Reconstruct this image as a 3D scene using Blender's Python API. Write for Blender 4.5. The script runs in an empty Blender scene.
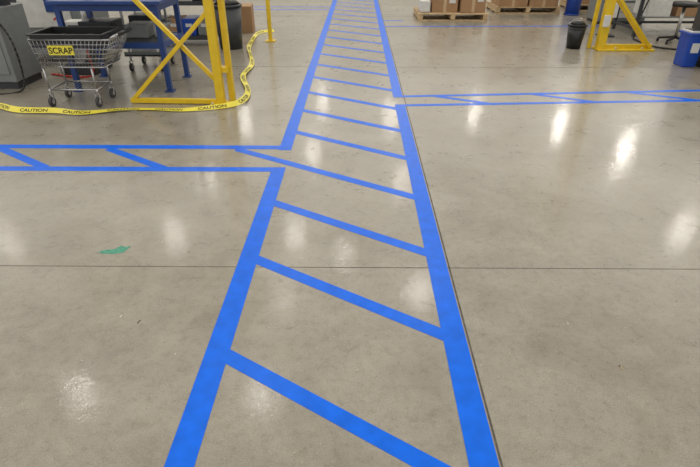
import bpy, bmesh, math, random
from mathutils import Vector, Matrix
random.seed(7)
sc = bpy.context.scene
sc.view_settings.view_transform = 'Standard'

# ---------------------------------------------------------------- materials
def mat(name, col, rough=0.5, metal=0.0, var=0.08, scale=12.0, bump=0.0, emis=None, spec=0.5):
    m = bpy.data.materials.new(name); m.use_nodes = True
    nt = m.node_tree; b = nt.nodes['Principled BSDF']
    tc = nt.nodes.new('ShaderNodeTexCoord')
    nz = nt.nodes.new('ShaderNodeTexNoise'); nz.inputs['Scale'].default_value = scale
    nz.inputs['Detail'].default_value = 5
    nt.links.new(tc.outputs['Object'], nz.inputs['Vector'])
    r = nt.nodes.new('ShaderNodeValToRGB')
    r.color_ramp.elements[0].position = .3; r.color_ramp.elements[1].position = .7
    r.color_ramp.elements[0].color = (*[c*(1-var) for c in col], 1)
    r.color_ramp.elements[1].color = (*[min(1, c*(1+var)) for c in col], 1)
    nt.links.new(nz.outputs['Fac'], r.inputs['Fac'])
    nt.links.new(r.outputs['Color'], b.inputs['Base Color'])
    b.inputs['Roughness'].default_value = rough
    b.inputs['Metallic'].default_value = metal
    b.inputs['Specular IOR Level'].default_value = spec
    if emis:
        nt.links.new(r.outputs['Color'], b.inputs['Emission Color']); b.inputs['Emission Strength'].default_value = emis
    if bump:
        bp = nt.nodes.new('ShaderNodeBump'); bp.inputs['Strength'].default_value = bump
        nt.links.new(nz.outputs['Fac'], bp.inputs['Height']); nt.links.new(bp.outputs['Normal'], b.inputs['Normal'])
    return m

M = {}
M['tape']   = mat('blue_vinyl_tape', (0.0, 0.128, 0.75), .30, var=.12, scale=14, spec=.18)
M['yellow'] = mat('yellow_paint', (0.72, 0.49, 0.015), .4)
M['ctape']  = mat('caution_yellow_film', (0.78, 0.68, 0.06), .35)
M['black']  = mat('black_plastic', (0.012, 0.012, 0.013), .4)
M['ink']    = mat('black_ink', (0.008, 0.008, 0.008), .5)
M['bluep']  = mat('blue_paint', (0.01, 0.045, 0.20), .4)
M['bluebin']= mat('blue_plastic', (0.01, 0.06, 0.38), .35)
M['chrome'] = mat('zinc_wire', (0.45, 0.45, 0.46), .3, 1.0)
M['rubber'] = mat('grey_rubber', (0.05, 0.05, 0.05), .6)
M['white']  = mat('white_paint', (0.62, 0.62, 0.60), .4)
M['grey']   = mat('grey_enamel', (0.20, 0.215, 0.215), .4)
M['dgrey']  = mat('dark_grey_enamel', (0.035, 0.04, 0.045), .4)
M['steel']  = mat('galvanised_steel', (0.5, 0.5, 0.5), .35, .9)
M['card']   = mat('cardboard', (0.34, 0.20, 0.10), .8, var=.12, scale=5)
M['ptape']  = mat('packing_tape', (0.50, 0.37, 0.22), .3)
M['wood']   = mat('pallet_wood', (0.48, 0.35, 0.20), .8, var=.25, scale=9, bump=.1)
M['red']    = mat('red_plastic', (0.5, 0.03, 0.015), .4)
M['green']  = mat('green_tape', (0.05, 0.27, 0.18), .5, var=.35, scale=70)
M['wall']   = mat('wall_paint', (0.55, 0.54, 0.51), .7, var=.03, scale=1)
M['ceil']   = mat('ceiling_fill_glow', (0.88, 0.855, 0.81), .7, var=.03, scale=1, emis=.94)  # plain ceiling with an added glow, the soft overall fill light
M['joint']  = mat('joint_sealant', (0.085, 0.075, 0.06), .8, var=.4, scale=30)
M['foil']   = mat('white_wrap', (0.6, 0.6, 0.58), .3)

# concrete
m = bpy.data.materials.new('polished_concrete'); m.use_nodes = True
nt = m.node_tree; b = nt.nodes['Principled BSDF']; L = nt.links.new
tc = nt.nodes.new('ShaderNodeTexCoord')
def noise(scale, detail=8, rough=.6, dist=0, stretch=None, rz=0):
    n = nt.nodes.new('ShaderNodeTexNoise'); n.inputs['Scale'].default_value = scale
    n.inputs['Detail'].default_value = detail; n.inputs['Roughness'].default_value = rough
    n.inputs['Distortion'].default_value = dist
    if stretch:
        mp = nt.nodes.new('ShaderNodeMapping'); mp.inputs['Scale'].default_value = stretch
        mp.inputs['Rotation'].default_value = (0, 0, rz)
        L(tc.outputs['Object'], mp.inputs['Vector']); L(mp.outputs['Vector'], n.inputs['Vector'])
    else: L(tc.outputs['Object'], n.inputs['Vector'])
    return n
def ramp(src, p0, c0, p1, c1):
    r = nt.nodes.new('ShaderNodeValToRGB'); e = r.color_ramp.elements
    e[0].position = p0; e[1].position = p1; e[0].color = (*c0, 1); e[1].color = (*c1, 1)
    L(src, r.inputs['Fac']); return r
def mix(a, bb, mode='MULTIPLY', fac=1.0):
    x = nt.nodes.new('ShaderNodeMix'); x.data_type = 'RGBA'; x.blend_type = mode
    x.inputs['Factor'].default_value = fac
    L(a, x.inputs[6]); L(bb, x.inputs[7]); return x.outputs[2]
n1 = noise(.9, 8, .60, .5); n2 = noise(5, 8, .7, .3); n3 = noise(190, 2, .5); n4 = noise(26, 4, .7); n5 = noise(2.2, 7, .72, .8)
n6 = noise(55, 3, .8); n7 = noise(3, 3, .6, .5, (1, 30, 1), .6); n8 = noise(3, 3, .6, .5, (26, 1, 1), .3)
n9 = noise(85, 1, .5); n10 = noise(12, 6, .75, 1.5)
c1 = ramp(n1.outputs['Fac'], .33, (.268, .243, .196), .68, (.338, .312, .260))
c2 = ramp(n2.outputs['Fac'], .3, (.82, .82, .81), .7, (1.09, 1.09, 1.09))
c3 = ramp(n3.outputs['Fac'], .3, (.83, .83, .83), .7, (1.15, 1.15, 1.15))
c4 = ramp(n4.outputs['Fac'], .28, (.80, .79, .76), .5, (1, 1, 1))
c5 = ramp(n5.outputs['Fac'], .3, (.84, .82, .79), .54, (1, 1, 1))
c6 = ramp(n6.outputs['Fac'], .30, (.60, .58, .55), .37, (1, 1, 1))
c7 = ramp(n7.outputs['Fac'], .66, (1, 1, 1), .74, (1.10, 1.10, 1.10))
c8 = ramp(n8.outputs['Fac'], .27, (.88, .88, .86), .34, (1, 1, 1))
c9 = ramp(n9.outputs['Fac'], .75, (1, 1, 1), .79, (1.9, 1.9, 1.85))
c10 = ramp(n10.outputs['Fac'], .27, (.80, .78, .75), .36, (1, 1, 1))
col = c1.outputs[0]
for c in (c2, c3, c4, c5, c6, c7, c8, c9, c10): col = mix(col, c.outputs[0])
L(col, b.inputs['Base Color'])
rr = ramp(n2.outputs['Fac'], .3, (.24,)*3, .75, (.40,)*3); L(rr.outputs[0], b.inputs['Roughness'])
cr = ramp(n5.outputs['Fac'], .3, (.045,)*3, .7, (.11,)*3); L(cr.outputs[0], b.inputs['Coat Roughness'])
b.inputs['Coat Weight'].default_value = .40; b.inputs['Coat IOR'].default_value = 1.45
bp = nt.nodes.new('ShaderNodeBump'); bp.inputs['Strength'].default_value = .07; bp.inputs['Distance'].default_value = .01
L(n4.outputs['Fac'], bp.inputs['Height']); L(bp.outputs['Normal'], b.inputs['Normal']); L(bp.outputs['Normal'], b.inputs['Coat Normal'])
b.inputs['Specular IOR Level'].default_value = .32
M['floor'] = m

# ---------------------------------------------------------------- builder
class B:
    def __init__(s, name): s.name = name; s.bm = bmesh.new(); s.mats = []
    def mi(s, k):
        if k not in s.mats: s.mats.append(k)
        return s.mats.index(k)
    def box(s, c, size, k, rot=None, bev=0.0, taper=None):
        r = bmesh.ops.create_cube(s.bm, size=1.0); vs = r['verts']
        for v in vs:
            t = 1.0
            if taper and v.co.z < 0: t = taper
            v.co = Vector((v.co.x*size[0]*t, v.co.y*size[1]*t, v.co.z*size[2]))
        fs = list({f for v in vs for f in v.link_faces})
        for f in fs: f.material_index = s.mi(k)
        if bev:
            es = list({e for v in vs for e in v.link_edges})
            rb = bmesh.ops.bevel(s.bm, geom=es, offset=bev, segments=2, affect='EDGES', profile=.5)
            vs = list({v for f in rb['faces'] for v in f.verts} | {v for v in vs if v.is_valid})
            for f in {f for v in vs for f in v.link_faces}: f.material_index = s.mi(k)
        mt = Matrix.Translation(Vector(c))
        if rot is not None: mt = mt @ rot
        bmesh.ops.transform(s.bm, matrix=mt, verts=vs)
    def beam(s, p1, p2, w, h, k, bev=0.0):
        p1, p2 = Vector(p1), Vector(p2); d = p2-p1
        q = d.to_track_quat('Z', 'Y').to_matrix().to_4x4()
        s.box((p1+p2)/2, (w, h, d.length), k, q, bev)
    def cyl(s, p1, p2, r, k, seg=16, r2=None):
        p1, p2 = Vector(p1), Vector(p2); d = p2-p1
        rr = bmesh.ops.create_cone(s.bm, cap_ends=True, segments=seg, radius1=r, radius2=r if r2 is None else r2, depth=d.length)
        vs = rr['verts']
        for f in {f for v in vs for f in v.link_faces}:
            f.material_index = s.mi(k); f.smooth = len(f.verts) == 4
        bmesh.ops.transform(s.bm, matrix=Matrix.Translation((p1+p2)/2) @ d.to_track_quat('Z', 'Y').to_matrix().to_4x4(), verts=vs)
    def path(s, pts, r, k, seg=8):
        for a, c in zip(pts[:-1], pts[1:]):
            s.cyl(a, c, r, k, seg)
    def prism(s, pts, z0, z1, k):
        lo = [s.bm.verts.new((x, y, z0)) for x, y in pts]; hi = [s.bm.verts.new((x, y, z1)) for x, y in pts]
        n = len(pts); fs = [s.bm.faces.new(hi), s.bm.faces.new(lo[::-1])]
        for i in range(n): fs.append(s.bm.faces.new((lo[i], lo[(i+1) % n], hi[(i+1) % n], hi[i])))
        for f in fs: f.material_index = s.mi(k)
    def mesh(s, verts, faces, k, smooth=False):
        vv = [s.bm.verts.new(v) for v in verts]
        for f in faces:
            ff = s.bm.faces.new([vv[i] for i in f]); ff.material_index = s.mi(k); ff.smooth = smooth
    def done(s, parent=None):
        bmesh.ops.recalc_face_normals(s.bm, faces=s.bm.faces)
        me = bpy.data.meshes.new(s.name); s.bm.to_mesh(me); s.bm.free()
        for k in s.mats: me.materials.append(M[k])
        o = bpy.data.objects.new(s.name, me); sc.collection.objects.link(o)
        if parent: o.parent = parent
        return o

def text_mesh(txt, size):
    cu = bpy.data.curves.new('t', 'FONT'); cu.body = txt; cu.size = size; cu.offset = size*.02
    cu.align_x = 'LEFT'
    ob = bpy.data.objects.new('t', cu); sc.collection.objects.link(ob)
    dg = bpy.context.evaluated_depsgraph_get(); dg.update()
    me = bpy.data.meshes.new_from_object(ob.evaluated_get(dg))
    vs = [v.co.copy() for v in me.vertices]; fs = [list(p.vertices) for p in me.polygons]
    bpy.data.objects.remove(ob); return vs, fs

# ---------------------------------------------------------------- room
def room():
    f = B('floor'); f.box((0, 15, -.05), (44, 46, .1), 'floor'); f.done()
    for n, c, s in (('wall_back', (0, 38.1, 4), (44, .2, 8)), ('wall_left', (-22.1, 15, 4), (.2, 46, 8)), ('wall_right', (22.1, 15, 4), (.2, 46, 8))):
        w = B(n); w.box(c, s, 'wall'); w.done()
    c = B('ceiling'); c.box((0, 15, 8.1), (44.4, 46, .2), 'ceil'); c.done()
    j = B('floor_joint')
    j.box((.512, 15, .0004), (.008, 45.8, .0012), 'joint')
    j.prism([(-9, 2.225), (9, 2.345), (9, 2.349), (-9, 2.229)], 0, .001, 'joint')
    for y in (7.0, 11.6, 16.3, 21, 26, 31): j.box((0, y, .0004), (43.8, .005, .0012), 'joint')
    for x in (-4.6, 5.4): j.box((x, 15, .0004), (.005, 45.8, .0012), 'joint')
    j.done()
room()

# ---------------------------------------------------------------- blue tape
t = B('blue_floor_tape')
T = .0016
XL, XR, TW = -.610, .447, .105
def line(x0, y0, x1, y1, w, z=T):
    d = Vector((x1-x0, y1-y0)).normalized(); n = Vector((-d.y, d.x))*w/2
    t.prism([(x0+n.x, y0+n.y), (x1+n.x, y1+n.y), (x1-n.x, y1-n.y), (x0-n.x, y0-n.y)], 0, z, 'tape')
line(XL, -1.5, XL, 3.62, TW); line(XL, 4.0, XL, 30, TW)
line(XR+.005, -1.5, XR, 5.27, TW); line(XR, 5.58, XR, 30, TW)
ys = [-.5, .2, .9, 1.604, 2.355, 3.043, 3.745, 4.44, 5.09] + [5.76+.69*i for i in range(34)]
for i, y in enumerate(ys):
    x0, ya = -.56, y
    if abs(y-3.745) < .01: x0, ya = -1.03, 4.02
    yb = y-.60; h = .043
    t.prism([(x0, ya-h), (.40, yb-h), (.40, yb+h), (x0, ya+h)], 0, T*.8, 'tape')
line(-7, 3.56, XL+.05, 3.60, .08, T*.9); line(-7, 4.03, XL+.05, 4.06, .08, T*.9)
for k in range(5):
    xx = -2.11-.93*k
    line(xx, 4.01, xx+.60, 3.61, .075, T*.7)
line(XR-.05, 5.27, 9, 5.27+8.6*.07, .065, T*.9); line(XR-.05, 5.60, 9, 5.60+8.6*.085, .065, T*.9)
for k in range(8):
    xx = .85+1.12*k; yy = 5.60+(xx-.45)*.08
    line(xx, yy, xx+.62, yy-.31, .065, T*.7)
line(XR+.05, 10.3, 4.6, 10.4, .07, T*.9); line(XR+.05, 11.0, .9, 11.02, .07, T*.9)
line(-3.5, 12.6, XL, 12.6, .07, T*.9); line(-3.5, 13.1, XL, 13.1, .07, T*.9)
t.done()

g = B('green_tape_mark')
g.prism([(-1.475, 2.405), (-1.40, 2.40), (-1.345, 2.415), (-1.335, 2.45), (-1.325, 2.485), (-1.36, 2.475), (-1.385, 2.492), (-1.41, 2.45), (-1.45, 2.445), (-1.485, 2.43)], 0, .001, 'green')
g.prism([(-1.50, 2.41), (-1.485, 2.405), (-1.49, 2.42)], 0, .001, 'green')
g.done()

# ---------------------------------------------------------------- caution tape
def catmull(pts, n=14):
    P = [Vector(p) for p in pts]; P = [2*P[0]-P[1]]+P+[2*P[-1]-P[-2]]; out = []
    for i in range(1, len(P)-2):
        for k in range(n):
            u = k/n; a, b_, c, d = P[i-1], P[i], P[i+1], P[i+2]
            out.append(.5*((2*b_)+(c-a)*u+(2*a-5*b_+4*c-d)*u*u+(3*b_-a-3*c+d)*u**3))
    out.append(P[-2]); return out
def caution():
    c = B('caution_tape')
    pts = [(-6.2, 5.0, .012), (-4.6, 5.18, .01), (-3.9, 5.14, .02), (-3.45, 4.95, .01), (-3.05, 4.92, .014), (-2.75, 4.88, .012), (-2.4, 5.0, .02), (-2.1, 5.04, .012), (-1.75, 5.01, .01),
           (-1.36, 5.12, .012), (-1.2, 5.30, .02), (-1.22, 5.75, .012), (-1.40, 6.4, .03), (-1.42, 7.1, .012), (-1.65, 8.1, .02), (-1.74, 9.1, .014), (-1.70, 9.5, .012), (-1.5, 9.6, .012)]
    S = catmull(pts); W = .066
    acc = [0]
    for a, d in zip(S[:-1], S[1:]): acc.append(acc[-1]+(d-a).length)
    def ev(s, v):
        s = max(0, min(acc[-1]-1e-4, s)); i = 0
        while acc[i+1] < s: i += 1
        u = (s-acc[i])/(acc[i+1]-acc[i]); p = S[i].lerp(S[i+1], u)
        def tan(j): a = S[max(0, j-1)]; d = S[min(len(S)-1, j+1)]; return (d-a).normalized()
        tg = tan(i).lerp(tan(i+1), u); n = Vector((-tg.y, tg.x, 0)).normalized()
        tilt = .35+.35*math.sin(s*2.7)
        side = n*math.cos(tilt)+Vector((0, 0, math.sin(tilt)))
        return p+side*(v+.5)*W, side, tg
    N = 300; vs = []
    for i in range(N+1):
        s = acc[-1]*i/N
        for v in (-.5, .5): vs.append(ev(s, v)[0])
    c.mesh(vs, [(2*i, 2*i+1, 2*i+3, 2*i+2) for i in range(N)], 'ctape', True)
    tv, tf = text_mesh('CAUTION', .066)
    w = max(v.x for v in tv)
    s0 = .1
    while s0+w < acc[-1]:
        vv = []
        for v in tv:
            p, sd, tg = ev(s0+v.x, v.y/.066*.8-.5+.2)
            vv.append(p+sd.cross(tg).normalized()*-.0012)
        c.mesh(vv, tf, 'ink'); s0 += w+.16
    return c.done()
caution()

# ---------------------------------------------------------------- yellow frame left
def frame_left():
    f = B('yellow_steel_frame'); k = 'yellow'
    x, y = -1.45, 5.30
    f.box((x, y, .008), (.2, .2, .016), k)
    f.beam((x, y, .01), (x, y, 2.9), .085, .085, k, .006)
    f.beam((x+.10, y+.10, .0), (x+.10, y+.10, 2.9), .06, .06, k, .004)
    for z in (.35, 1.1, 1.9, 2.6): f.box((x+.055, y+.05, z), (.1, .1, .05), k)
    f.beam((x-.02, y-.01, .03), (-2.42, y+.02, .03), .04, .05, k, .004)
    f.beam((-2.38, y+.02, .05), (x-.03, y, .90), .04, .04, k, .004)
    f.beam((x-.03, y+.06, .22), (-3.3, y+.06, 2.26), .042, .042, k, .004)
    f.beam((x-.03, y+.06, 2.3), (-3.5, y+.06, 2.3), .08, .08, k, .004)
    f.beam((-3.45, y+.06, 2.3), (-3.45, y+.06, 2.9), .08, .08, k, .004)
    f.beam((x, y, 2.9), (x, y+3.5, 2.9), .095, .095, k, .006)
    f.beam((x, y+3.5, 2.9), (x, y+3.5, 0), .06, .06, k, .006)
    f.box((x, y+3.5, .008), (.16, .16, .016), k)
    f.beam((-3.45, y+.06, 2.9), (x, y, 2.9), .08, .08, k, .006)
    for dx in (-.075, .075):
        for dy in (-.075, .075): f.cyl((x+dx, y+dy, .01), (x+dx, y+dy, .035), .012, 'steel', 8)
    f.done()
frame_left()

# ---------------------------------------------------------------- scrap cart
def caster(c, x, y, r=.05, k='rubber'):
    c.cyl((x-.014, y, r), (x+.014, y, r), r, k, 20)
    c.cyl((x-.017, y, r), (x+.017, y, r), r*.45, 'steel', 12)
    for s in (-.02, .02): c.beam((x+s, y, r), (x+s*.9, y+.02, r*2+.03), .003, .03, 'steel')
    c.box((x, y+.02, r*2+.03), (.05, .06, .006), 'steel')
    c.cyl((x, y+.02, r*2+.03), (x, y+.02, r*2+.08), .012, 'steel', 8)
def cart():
    c = B('scrap_cart'); w = 'chrome'
    x0, x1, y0, y1 = -3.22, -2.42, 5.14, 5.60
    zt, zb = .67, .40
    bx0, bx1, by0, by1 = -3.20, -2.56, 5.19, 5.56
    def ring(t):
        a = x0+(bx0-x0)*t; b_ = x1+(bx1-x1)*t; d = y0+(by0-y0)*t; e = y1+(by1-y1)*t; z = zt+(zb-zt)*t
        return [(a, d, z), (b_, d, z), (b_, e, z), (a, e, z)]
    for i in range(7):
        R = ring(i/6); r = .008 if i in (0, 6) else .0035
        for q in range(4): c.cyl(R[q], R[(q+1) % 4], r, w, 6)
    T0, T1 = ring(0), ring(1)
    for q, n in ((0, 20), (1, 10), (2, 20), (3, 10)):
        for i in range(n):
            u = i/n
            c.cyl(Vector(T0[q]).lerp(Vector(T0[(q+1) % 4]), u), Vector(T1[q]).lerp(Vector(T1[(q+1) % 4]), u), .003, w, 5)
    for i in range(1, 14):
        xx = bx0+(bx1-bx0)*i/14; c.cyl((xx, by0, zb), (xx, by1, zb), .003, w, 5)
    a, b_, d, e = x0+.02, x1-.08, y0+.015, y1-.015
    z1, z0 = zt+.045, zt-.07; th = .012
    c.box(((a+b_)/2, d, (z0+z1)/2), (b_-a, th, z1-z0), 'black'); c.box(((a+b_)/2, e, (z0+z1)/2), (b_-a, th, z1-z0), 'black')
    c.box((a, (d+e)/2, (z0+z1)/2), (th, e-d, z1-z0), 'black'); c.box((b_, (d+e)/2, (z0+z1)/2), (th, e-d, z1-z0), 'black')
    c.box(((a+b_)/2, (d+e)/2, z0), (b_-a, e-d, .01), 'black')
    for yy in (d-.012, e+.012): c.box(((a+b_)/2, yy, z1), (b_-a+.04, .03, .016), 'black', None, .004)
    for xx in (a-.012, b_+.012): c.box((xx, (d+e)/2, z1), (.03, e-d+.04, .016), 'black', None, .004)
    for i in range(26):
        R = Matrix.Rotation(random.uniform(0, 3), 4, 'Z') @ Matrix.Rotation(random.uniform(-.4, .4), 4, 'X')
        c.box((random.uniform(a+.09, b_-.09), random.uniform(d+.08, e-.08), z0+random.uniform(.02, .06)), (random.uniform(.04, .13), random.uniform(.02, .06), .02), random.choice(['grey', 'steel', 'dgrey', 'black']), R)
    lx0, lx1, ly0, ly1 = -3.19, -2.70, 5.18, 5.52
    for xx in (lx0, lx1):
        for yy in (ly0, ly1):
            c.cyl((xx, yy+.02, .15), (xx, yy+.02, zb+.01), .011, w, 8); caster(c, xx, yy)
    for z in (.17,):
        for p, q in (((lx0, ly0), (lx1, ly0)), ((lx1, ly0), (lx1, ly1)), ((lx1, ly1), (lx0, ly1)), ((lx0, ly1), (lx0, ly0))):
            c.cyl((p[0], p[1]+.02, z), (q[0], q[1]+.02, z), .009, w, 8)
        for i in range(1, 10):
            xx = lx0+(lx1-lx0)*i/10; c.cyl((xx, ly0+.02, z), (xx, ly1+.02, z), .003, w, 5)
    c.path([(x1-.02, y0+.02, zt), (x1+.06, y0+.02, zt+.04), (x1+.06, y1-.02, zt+.04), (x1-.02, y1-.02, zt)], .012, w, 8)
    c.cyl((x1+.06, y0+.06, zt+.04), (x1+.06, y1-.06, zt+.04), .018, 'black', 10)
    sx, sz = -2.92, .575
    c.box((sx, y0-.008, sz), (.25, .004, .09), 'ctape')
    tv, tf = text_mesh('SCRAP', .08); wd = max(v.x for v in tv)
    c.mesh([Vector((sx-wd/2+v.x, y0-.0115, sz-.029+v.y)) for v in tv], tf, 'ink')
    c.done()
cart()

# ---------------------------------------------------------------- blue bench
def bench():
    c = B('blue_workbench'); k = 'bluep'
    X = (-3.20, -2.15); Y = (5.78, 6.45)
    for x in X:
        for y in Y:
            c.beam((x, y, .01), (x, y, .92), .055, .055, k, .003); c.box((x, y, .006), (.1, .1, .012), k)
    for z in (.50, .88):
        for y in Y: c.beam((X[0], y, z), (X[1], y, z), .05, .06, k)
        for x in X: c.beam((x, Y[0], z), (x, Y[1], z), .05, .06, k)
    c.box((-2.675, 6.115, .935), (1.2, .82, .035), k, None, .004)
    c.box((-2.675, 6.115, .52), (1.0, .6, .012), 'dgrey')
    for x in X: c.beam((x, Y[1], .92), (x, Y[1], 1.9), .05, .05, k)
    c.beam((X[0], Y[1], 1.88), (X[1], Y[1], 1.88), .05, .05, k)
    c.box((-2.9, 6.1, .985), (.3, .25, .06), 'grey', None, .006)
    c.box((-2.5, 6.2, 1.0), (.22, .3, .09), 'white', None, .006)
    c.box((-2.95, 6.15, .62), (.36, .34, .18), 'dgrey', None, .008)
    c.box((-2.52, 6.2, .60), (.26, .3, .14), 'grey', None, .008)
    c.cyl((-2.30, 6.15, .53), (-2.30, 6.15, .66), .05, 'white', 16)
    c.done()
    d = B('wheeled_tool_trolley')
    for x in (-2.95, -2.55):
        for y in (6.72, 7.15):
            caster(d, x, y, .05, 'black'); d.beam((x, y+.02, .15), (x, y+.02, .85), .025, .025, 'steel')
    for z in (.2, .52, .85):
        d.box((-2.75, 6.955, z), (.5, .52, .02), 'grey')
        for yy in (6.70, 7.21): d.box((-2.75, yy, z+.02), (.5, .01, .05), 'grey')
    d.box((-2.75, 6.95, .60), (.3, .3, .13), 'dgrey', None, .01)
    d.box((-2.78, 6.95, .28), (.34, .3, .13), 'white', None, .01)
    d.done()
bench()

# ---------------------------------------------------------------- grey cabinet
def cabinet():
    c = B('grey_electrical_cabinet')
    c.box((-4.32, 6.1, .47), (.80, .55, .78), 'grey', None, .01)
    c.box((-4.32, 6.1, .045), (.76, .5, .09), 'dgrey')
    c.box((-4.32, 5.818, .50), (.70, .012, .66), 'grey', None, .004)
    c.box((-4.03, 5.806, .52), (.03, .02, .09), 'steel')
    c.cyl((-4.12, 5.812, .68), (-4.12, 5.78, .68), .022, 'red', 14)
    c.box((-4.45, 5.81, .66), (.16, .008, .08), 'white')
    for i in range(5): c.box((-4.4, 5.81, .26+i*.025), (.3, .006, .008), 'dgrey')
    c.box((-4.32, 6.1, .90), (.60, .4, .08), 'dgrey', None, .01)
    c.cyl((-4.75, 6.15, 1.02), (-3.75, 6.15, 1.02), .085, 'steel', 24)
    for x in (-4.5, -4.05): c.cyl((x-.015, 6.15, 1.02), (x+.015, 6.15, 1.02), .1, 'grey', 24)
    c.beam((-4.6, 6.15, .85), (-4.6, 6.15, 1.0), .06, .1, 'dgrey'); c.beam((-3.98, 6.15, .85), (-3.98, 6.15, 1.0), .06, .1, 'dgrey')
    c.path(catmull([(-4.0, 5.9, .8), (-3.82, 5.8, .55), (-3.80, 5.78, .2), (-3.84, 5.7, .015), (-4.2, 5.55, .012), (-4.7, 5.5, .012)], 6), .011, 'black', 8)
    c.done()
    m = B('grey_machine')
    m.box((-4.4, 7.7, .6), (1.3, .9, 1.1), 'grey', None, .015)
    for x in (-4.9, -3.9):
        for y in (7.35, 8.05): m.cyl((x, y, 0), (x, y, .07), .04, 'dgrey', 12)
    m.box((-4.4, 7.24, .75), (1.1, .02, .6), 'white', None, .005)
    m.box((-4.7, 7.22, .85), (.35, .02, .25), 'dgrey'); m.box((-4.05, 7.22, .8), (.2, .02, .3), 'bluep')
    m.cyl((-4.05, 7.2, .55), (-4.05, 7.23, .55), .03, 'red', 12)
    m.cyl((-4.4, 7.7, 1.15), (-4.4, 7.7, 1.5), .3, 'steel', 24)
    m.done()
    p = B('pump_unit')
    p.box((-3.55, 6.75, .05), (.44, .5, .10), 'dgrey', None, .006)
    p.cyl((-3.55, 6.55, .27), (-3.55, 6.95, .27), .14, 'steel', 24)
    for i in range(6): p.cyl((-3.55, 6.60+i*.055, .27), (-3.55, 6.615+i*.055, .27), .155, 'grey', 24)
    p.box((-3.55, 6.78, .50), (.26, .22, .22), 'white', None, .01)
    p.box((-3.55, 6.66, .52), (.12, .02, .1), 'dgrey')
    p.cyl((-3.42, 6.72, .4), (-3.42, 6.72, .85), .025, 'steel', 12); p.cyl((-3.42, 6.72, .85), (-3.75, 6.72, .85), .025, 'steel', 12)
    p.cyl((-3.68, 6.6, .6), (-3.68, 6.57, .6), .05, 'white', 20)
    p.path(catmull([(-3.45, 6.6, .45), (-3.36, 6.5, .2), (-3.35, 6.45, .02), (-3.5, 6.35, .015), (-3.9, 6.5, .015)], 6), .012, 'red', 8)
    p.done()
cabinet()

def shelf_bg():
    s = B('storage_shelf')
    X = (-3.30, -2.28); Y = (8.4, 9.0)
    for x in X:
        for y in Y: s.beam((x, y, 0), (x, y, 1.9), .045, .045, 'dgrey')
    for z in (.12, .62, 1.12, 1.7):
        s.box((-2.79, 8.7, z), (1.02, .6, .03), 'dgrey')
        for y in Y: s.beam((X[0], y, z), (X[1], y, z), .03, .06, 'dgrey')
    for z, ks in ((.135, ['black', 'card', 'bluebin', 'grey']), (.635, ['grey', 'card', 'white', 'black'])):
        for i, k in enumerate(ks):
            s.box((-3.15+i*.24, 8.68, z+.13), (.21, .42, .25), k, None, .01)
            s.box((-3.15+i*.24, 8.465, z+.16), (.10, .004, .05), 'white')
    s.done()
    w = B('waste_bin')
    x, y = -1.98, 8.25
    w.cyl((x, y, 0), (x, y, .6), .17, 'dgrey', 28, .21)
    w.cyl((x, y, .6), (x, y, .63), .225, 'dgrey', 28)
    w.cyl((x, y, .63), (x, y, .70), .20, 'black', 28, .12)
    w.cyl((x, y, .70), (x, y, .72), .05, 'black', 16)
    w.done()
    q = B('cardboard_box')
    q.box((-2.12, 9.75, .22), (.45, .45, .44), 'card', Matrix.Rotation(.1, 4, 'Z'), .005)
    q.box((-2.12, 9.75, .22), (.06, .456, .446), 'ptape', Matrix.Rotation(.1, 4, 'Z'))
    q.done()
shelf_bg()

# ---------------------------------------------------------------- pallets
def pallet(c, cx, cy, w, d):
    k = 'wood'
    for i in range(3): c.box((cx-w/2+.05+i*(w-.1)/2, cy, .075), (.09, d, .09), k)
    for i in range(3): c.box((cx, cy-d/2+.05+i*(d-.1)/2, .012), (w, .1, .022), k)
    n = 7
    for i in range(n): c.box((cx, cy-d/2+.05+i*(d-.1)/(n-1), .131), (w, .1, .02), k)
def carton(c, cx, cy, z, w, d, h, r=0):
    R = Matrix.Rotation(r, 4, 'Z')
    c.box((cx, cy, z+h/2), (w, d, h), 'card', R, .006)
    c.box((cx, cy, z+h/2), (.06, d+.004, h+.004), 'ptape', R)
    v = R @ Vector((w*.28, -d/2-.002, 0)); c.box((cx+v.x, cy+v.y, z+h*.55), (w*.25, .004, h*.3), 'foil', R)
p = B('pallet_of_cartons'); pallet(p, 1.9, 11.45, 1.40, 1.0)
carton(p, 1.75, 11.45, .142, .52, .6, .42); carton(p, 2.30, 11.4, .142, .5, .6, .5, .04); carton(p, 1.78, 11.5, .565, .5, .5, .35)
p.box((1.35, 11.3, .25), (.2, .4, .21), 'foil', None, .01)
p.done()
p = B('pallet_of_cartons'); pallet(p, 3.70, 12.5, 1.40, 1.0)
for i in range(2):
    for j in range(3): carton(p, 3.38+i*.66, 12.45, .142+j*.46, .62, .8, .45, .02*(j-1))
p.done()
p = B('pallet_of_cartons'); pallet(p, 5.45, 12.9, 1.2, 1.0)
for j in range(2): carton(p, 5.4, 12.9, .142+j*.5, .9, .8, .48)
p.done()
p = B('blue_drum')
p.cyl((4.62, 11.9, 0), (4.62, 11.9, .85), .15, 'bluebin', 28)
for z in (.02, .3, .58, .84): p.cyl((4.62, 11.9, z-.012), (4.62, 11.9, z+.012), .16, 'bluebin', 28)
p.done()

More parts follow.
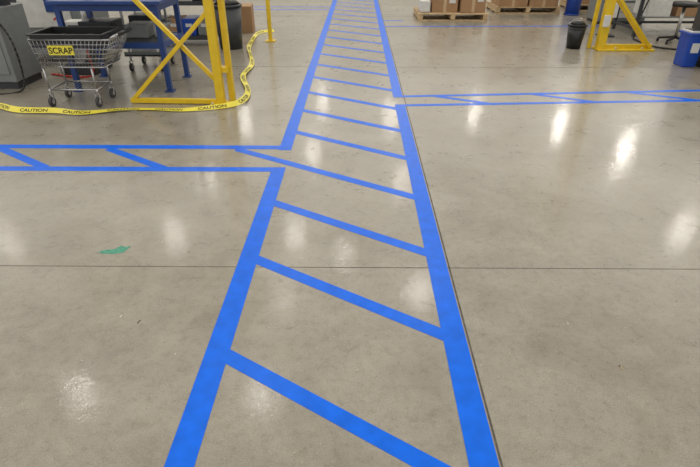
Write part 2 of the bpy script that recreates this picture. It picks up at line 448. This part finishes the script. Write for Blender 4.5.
# ---------------------------------------------------------------- yellow stand right
def frame_right():
    f = B('yellow_jib_crane'); k = 'yellow'
    x, y = 3.72, 8.20
    f.box((x+.36, y, .012), (.86, .26, .024), k, None, .003)
    f.beam((x, y, .02), (x, y, 3.2), .12, .12, k, .008)
    f.beam((x-.12, y+.12, .0), (x-.12, y+.12, 3.2), .05, .05, k, .004)
    f.beam((x+.74, y-.05, .04), (x+.05, y-.05, .78), .045, .045, k, .004)
    f.beam((x+.74, y+.10, .04), (x+.05, y+.10, .78), .035, .035, k, .004)
    f.beam((x, y, .05), (x+.78, y, .05), .06, .06, k, .004)
    f.beam((x, y-.1, 3.15), (x, y+2.6, 3.15), .12, .14, k, .006)
    f.beam((x, y, 2.5), (x, y+.7, 3.1), .06, .06, k, .004)
    f.box((x-.02, y-.075, .42), (.09, .04, .16), 'white', None, .005)
    for dx in (.2, .6):
        for dy in (-.1, .1): f.cyl((x+dx, y+dy, .02), (x+dx, y+dy, .05), .015, 'steel', 8)
    f.done()
    b_ = B('black_bucket')
    x, y = 3.36, 8.32
    b_.cyl((x, y, 0), (x, y, .33), .105, 'black', 28, .135)
    b_.cyl((x, y, .33), (x, y, .35), .145, 'black', 28)
    b_.cyl((x, y, .29), (x, y, .30), .140, 'dgrey', 28)
    b_.cyl((x, y, .35), (x, y, .40), .125, 'black', 12, .06)
    b_.path([Vector((x+.14*math.cos(a), y-.02, .33+.10*math.sin(a))) for a in [math.pi*i/12 for i in range(13)]], .004, 'steel', 6)
    b_.done()
frame_right()

def right_stuff():
    w = B('blue_waste_bin')
    x, y = 4.44, 7.15
    w.box((x, y, .21), (.22, .26, .42), 'bluebin', None, .015, .85)
    w.box((x, y, .42), (.25, .29, .03), 'bluebin', None, .006)
    w.box((x, y, .445), (.21, .25, .03), 'foil', None, .01)
    w.box((x, y, .462), (.17, .20, .004), 'black')
    w.box((x, y-.129, .25), (.10, .012, .12), 'white')
    w.done()
    m = B('dark_machine_cabinet')
    m.box((5.02, 7.1, .58), (.86, .8, 1.0), 'dgrey', None, .015)
    m.box((5.02, 7.1, .04), (.84, .74, .08), 'black')
    m.box((5.02, 6.69, .6), (.75, .02, .8), 'dgrey', None, .006)
    m.box((4.72, 6.67, .6), (.03, .03, .2), 'steel'); m.box((5.2, 6.675, .8), (.25, .01, .15), 'white')
    m.done()
    t_ = B('assembly_workbench')
    X = (4.75, 6.6); Y = (9.3, 10.1)
    for x in X:
        for y_ in Y: t_.beam((x, y_, 0), (x, y_, .86), .05, .05, 'dgrey', .003)
        t_.beam((x, Y[0], .12), (x, Y[1], .12), .04, .04, 'dgrey')
    t_.beam((X[0], Y[1], .12), (X[1], Y[1], .12), .04, .04, 'dgrey')
    t_.box((5.675, 9.7, .88), (2.0, .9, .04), 'white', None, .005)
    t_.box((5.675, 9.7, .30), (1.8, .7, .02), 'grey')
    t_.box((5.1, 9.6, .44), (.4, .5, .26), 'white', None, .01); t_.box((5.6, 9.6, .41), (.35, .4, .2), 'card', None, .004); t_.box((6.15, 9.6, .46), (.4, .4, .3), 'dgrey', None, .01)
    t_.box((5.2, 9.7, 1.05), (.4, .3, .3), 'dgrey', None, .01); t_.box((5.9, 9.8, 1.0), (.5, .3, .2), 'bluebin', None, .01)
    t_.done()
    s = B('bar_stool')
    for a in range(5):
        q = a*1.2566; s.beam((5.15, 8.75, .09), (5.15+.24*math.cos(q), 8.75+.24*math.sin(q), .06), .03, .03, 'black')
        s.cyl((5.15+.24*math.cos(q)-.01, 8.75+.24*math.sin(q), .028), (5.15+.24*math.cos(q)+.01, 8.75+.24*math.sin(q), .028), .028, 'black', 12)
    s.cyl((5.15, 8.75, .07), (5.15, 8.75, .55), .025, 'steel', 12)
    s.cyl((5.15, 8.75, .55), (5.15, 8.75, .61), .18, 'black', 24)
    s.done()
    h = B('air_hose')
    h.path(catmull([(4.85, 9.24, .75), (4.70, 9.15, .3), (4.66, 9.1, .02), (4.62, 8.9, .014), (4.66, 8.35, .014), (5.0, 8.15, .014), (5.45, 8.25, .014), (5.65, 8.8, .014), (5.9, 8.6, .014), (6.3, 8.7, .014)], 8), .013, 'black', 8)
    h.done()
    k = B('control_pedestal')
    k.box((4.28, 9.35, .012), (.24, .24, .024), 'dgrey'); k.beam((4.28, 9.35, .02), (4.28, 9.35, .95), .06, .06, 'grey', .004)
    k.box((4.28, 9.33, 1.08), (.26, .16, .3), 'white', None, .01); k.cyl((4.28, 9.245, 1.12), (4.28, 9.215, 1.12), .03, 'red', 16)
    k.box((4.28, 9.30, .42), (.16, .10, .22), 'white', None, .008)
    k.done()
    c = B('metal_floor_cabinet')
    c.box((5.1, 10.9, .55), (.9, .6, 1.0), 'grey', None, .01)
    c.box((5.1, 10.9, .03), (.86, .56, .06), 'dgrey')
    for z in (.25, .55, .85): c.box((5.1, 10.59, z), (.82, .012, .26), 'white', None, .004); c.box((5.1, 10.57, z+.06), (.2, .02, .02), 'steel')
    c.done()
right_stuff()

d = B('floor_debris')
for i in range(90):
    x, y = random.uniform(-2.6, 3.2), random.uniform(1.2, 6)
    a = random.uniform(0, 3); l = random.uniform(.004, .024)
    if -.75 < x < .6: continue
    d.box((x, y, .0015), (l, .003, .002), random.choice(['white', 'wood', 'dgrey', 'dgrey']), Matrix.Rotation(a, 4, 'Z'))
d.done()

# ---------------------------------------------------------------- lamps
def lamp(x, y, p):
    c = B('high_bay_lamp')
    c.box((0, 0, .06), (.40, .52, .08), 'white', None, .01)
    for sx in (-.14, .14): c.cyl((sx, 0, .1), (sx, 0, .649), .01, 'steel', 8)
    o = c.done(); o.location = (x, y, 7.35)
    for sx in (-.12, .12):
        l = bpy.data.lights.new('lamp_tube', 'AREA'); l.shape = 'RECTANGLE'; l.size = .08; l.size_y = .34; l.energy = p/2; l.color = (1, .96, .88)
        lo = bpy.data.objects.new('lamp_tube', l); sc.collection.objects.link(lo); lo.parent = o; lo.location = (sx, 0, -.005)
for x, y, p in ((-6.2, 7.8, 26), (-6.2, 14.6, 30), (-6.2, 18.8, 36), (-2.1, 7.8, 26), (-2.1, 14.7, 38), (-2.1, 11.4, 14), (1.8, 11.6, 44), (-.4, 13.5, 22),
                (10.85, 26.3, 120), (12.5, 22.4, 130), (11.2, 15.1, 50), (-2.1, 22, 40), (1.8, 19, 40), (1.8, 27, 50), (-2.1, 30, 50), (-6.2, 27, 50), (6.6, 28, 60), (-11.5, 22, 50), (-11.5, 14, 26), (16.8, 9, 60), (16.8, 20, 60)):  # far-right pair added to brighten that side, glints out of frame
    lamp(x, y, p)

w = bpy.data.worlds.new('world'); sc.world = w; w.use_nodes = True
w.node_tree.nodes['Background'].inputs['Color'].default_value = (1, .985, .96, 1)
w.node_tree.nodes['Background'].inputs['Strength'].default_value = .9

cam = bpy.data.cameras.new('camera'); co = bpy.data.objects.new('camera', cam); sc.collection.objects.link(co)
cam.sensor_width = 36; cam.lens = 505/700*36
co.location = (0, 0, 1.6); co.rotation_euler = (math.radians(90-31.13), 0, .0153)
sc.camera = co
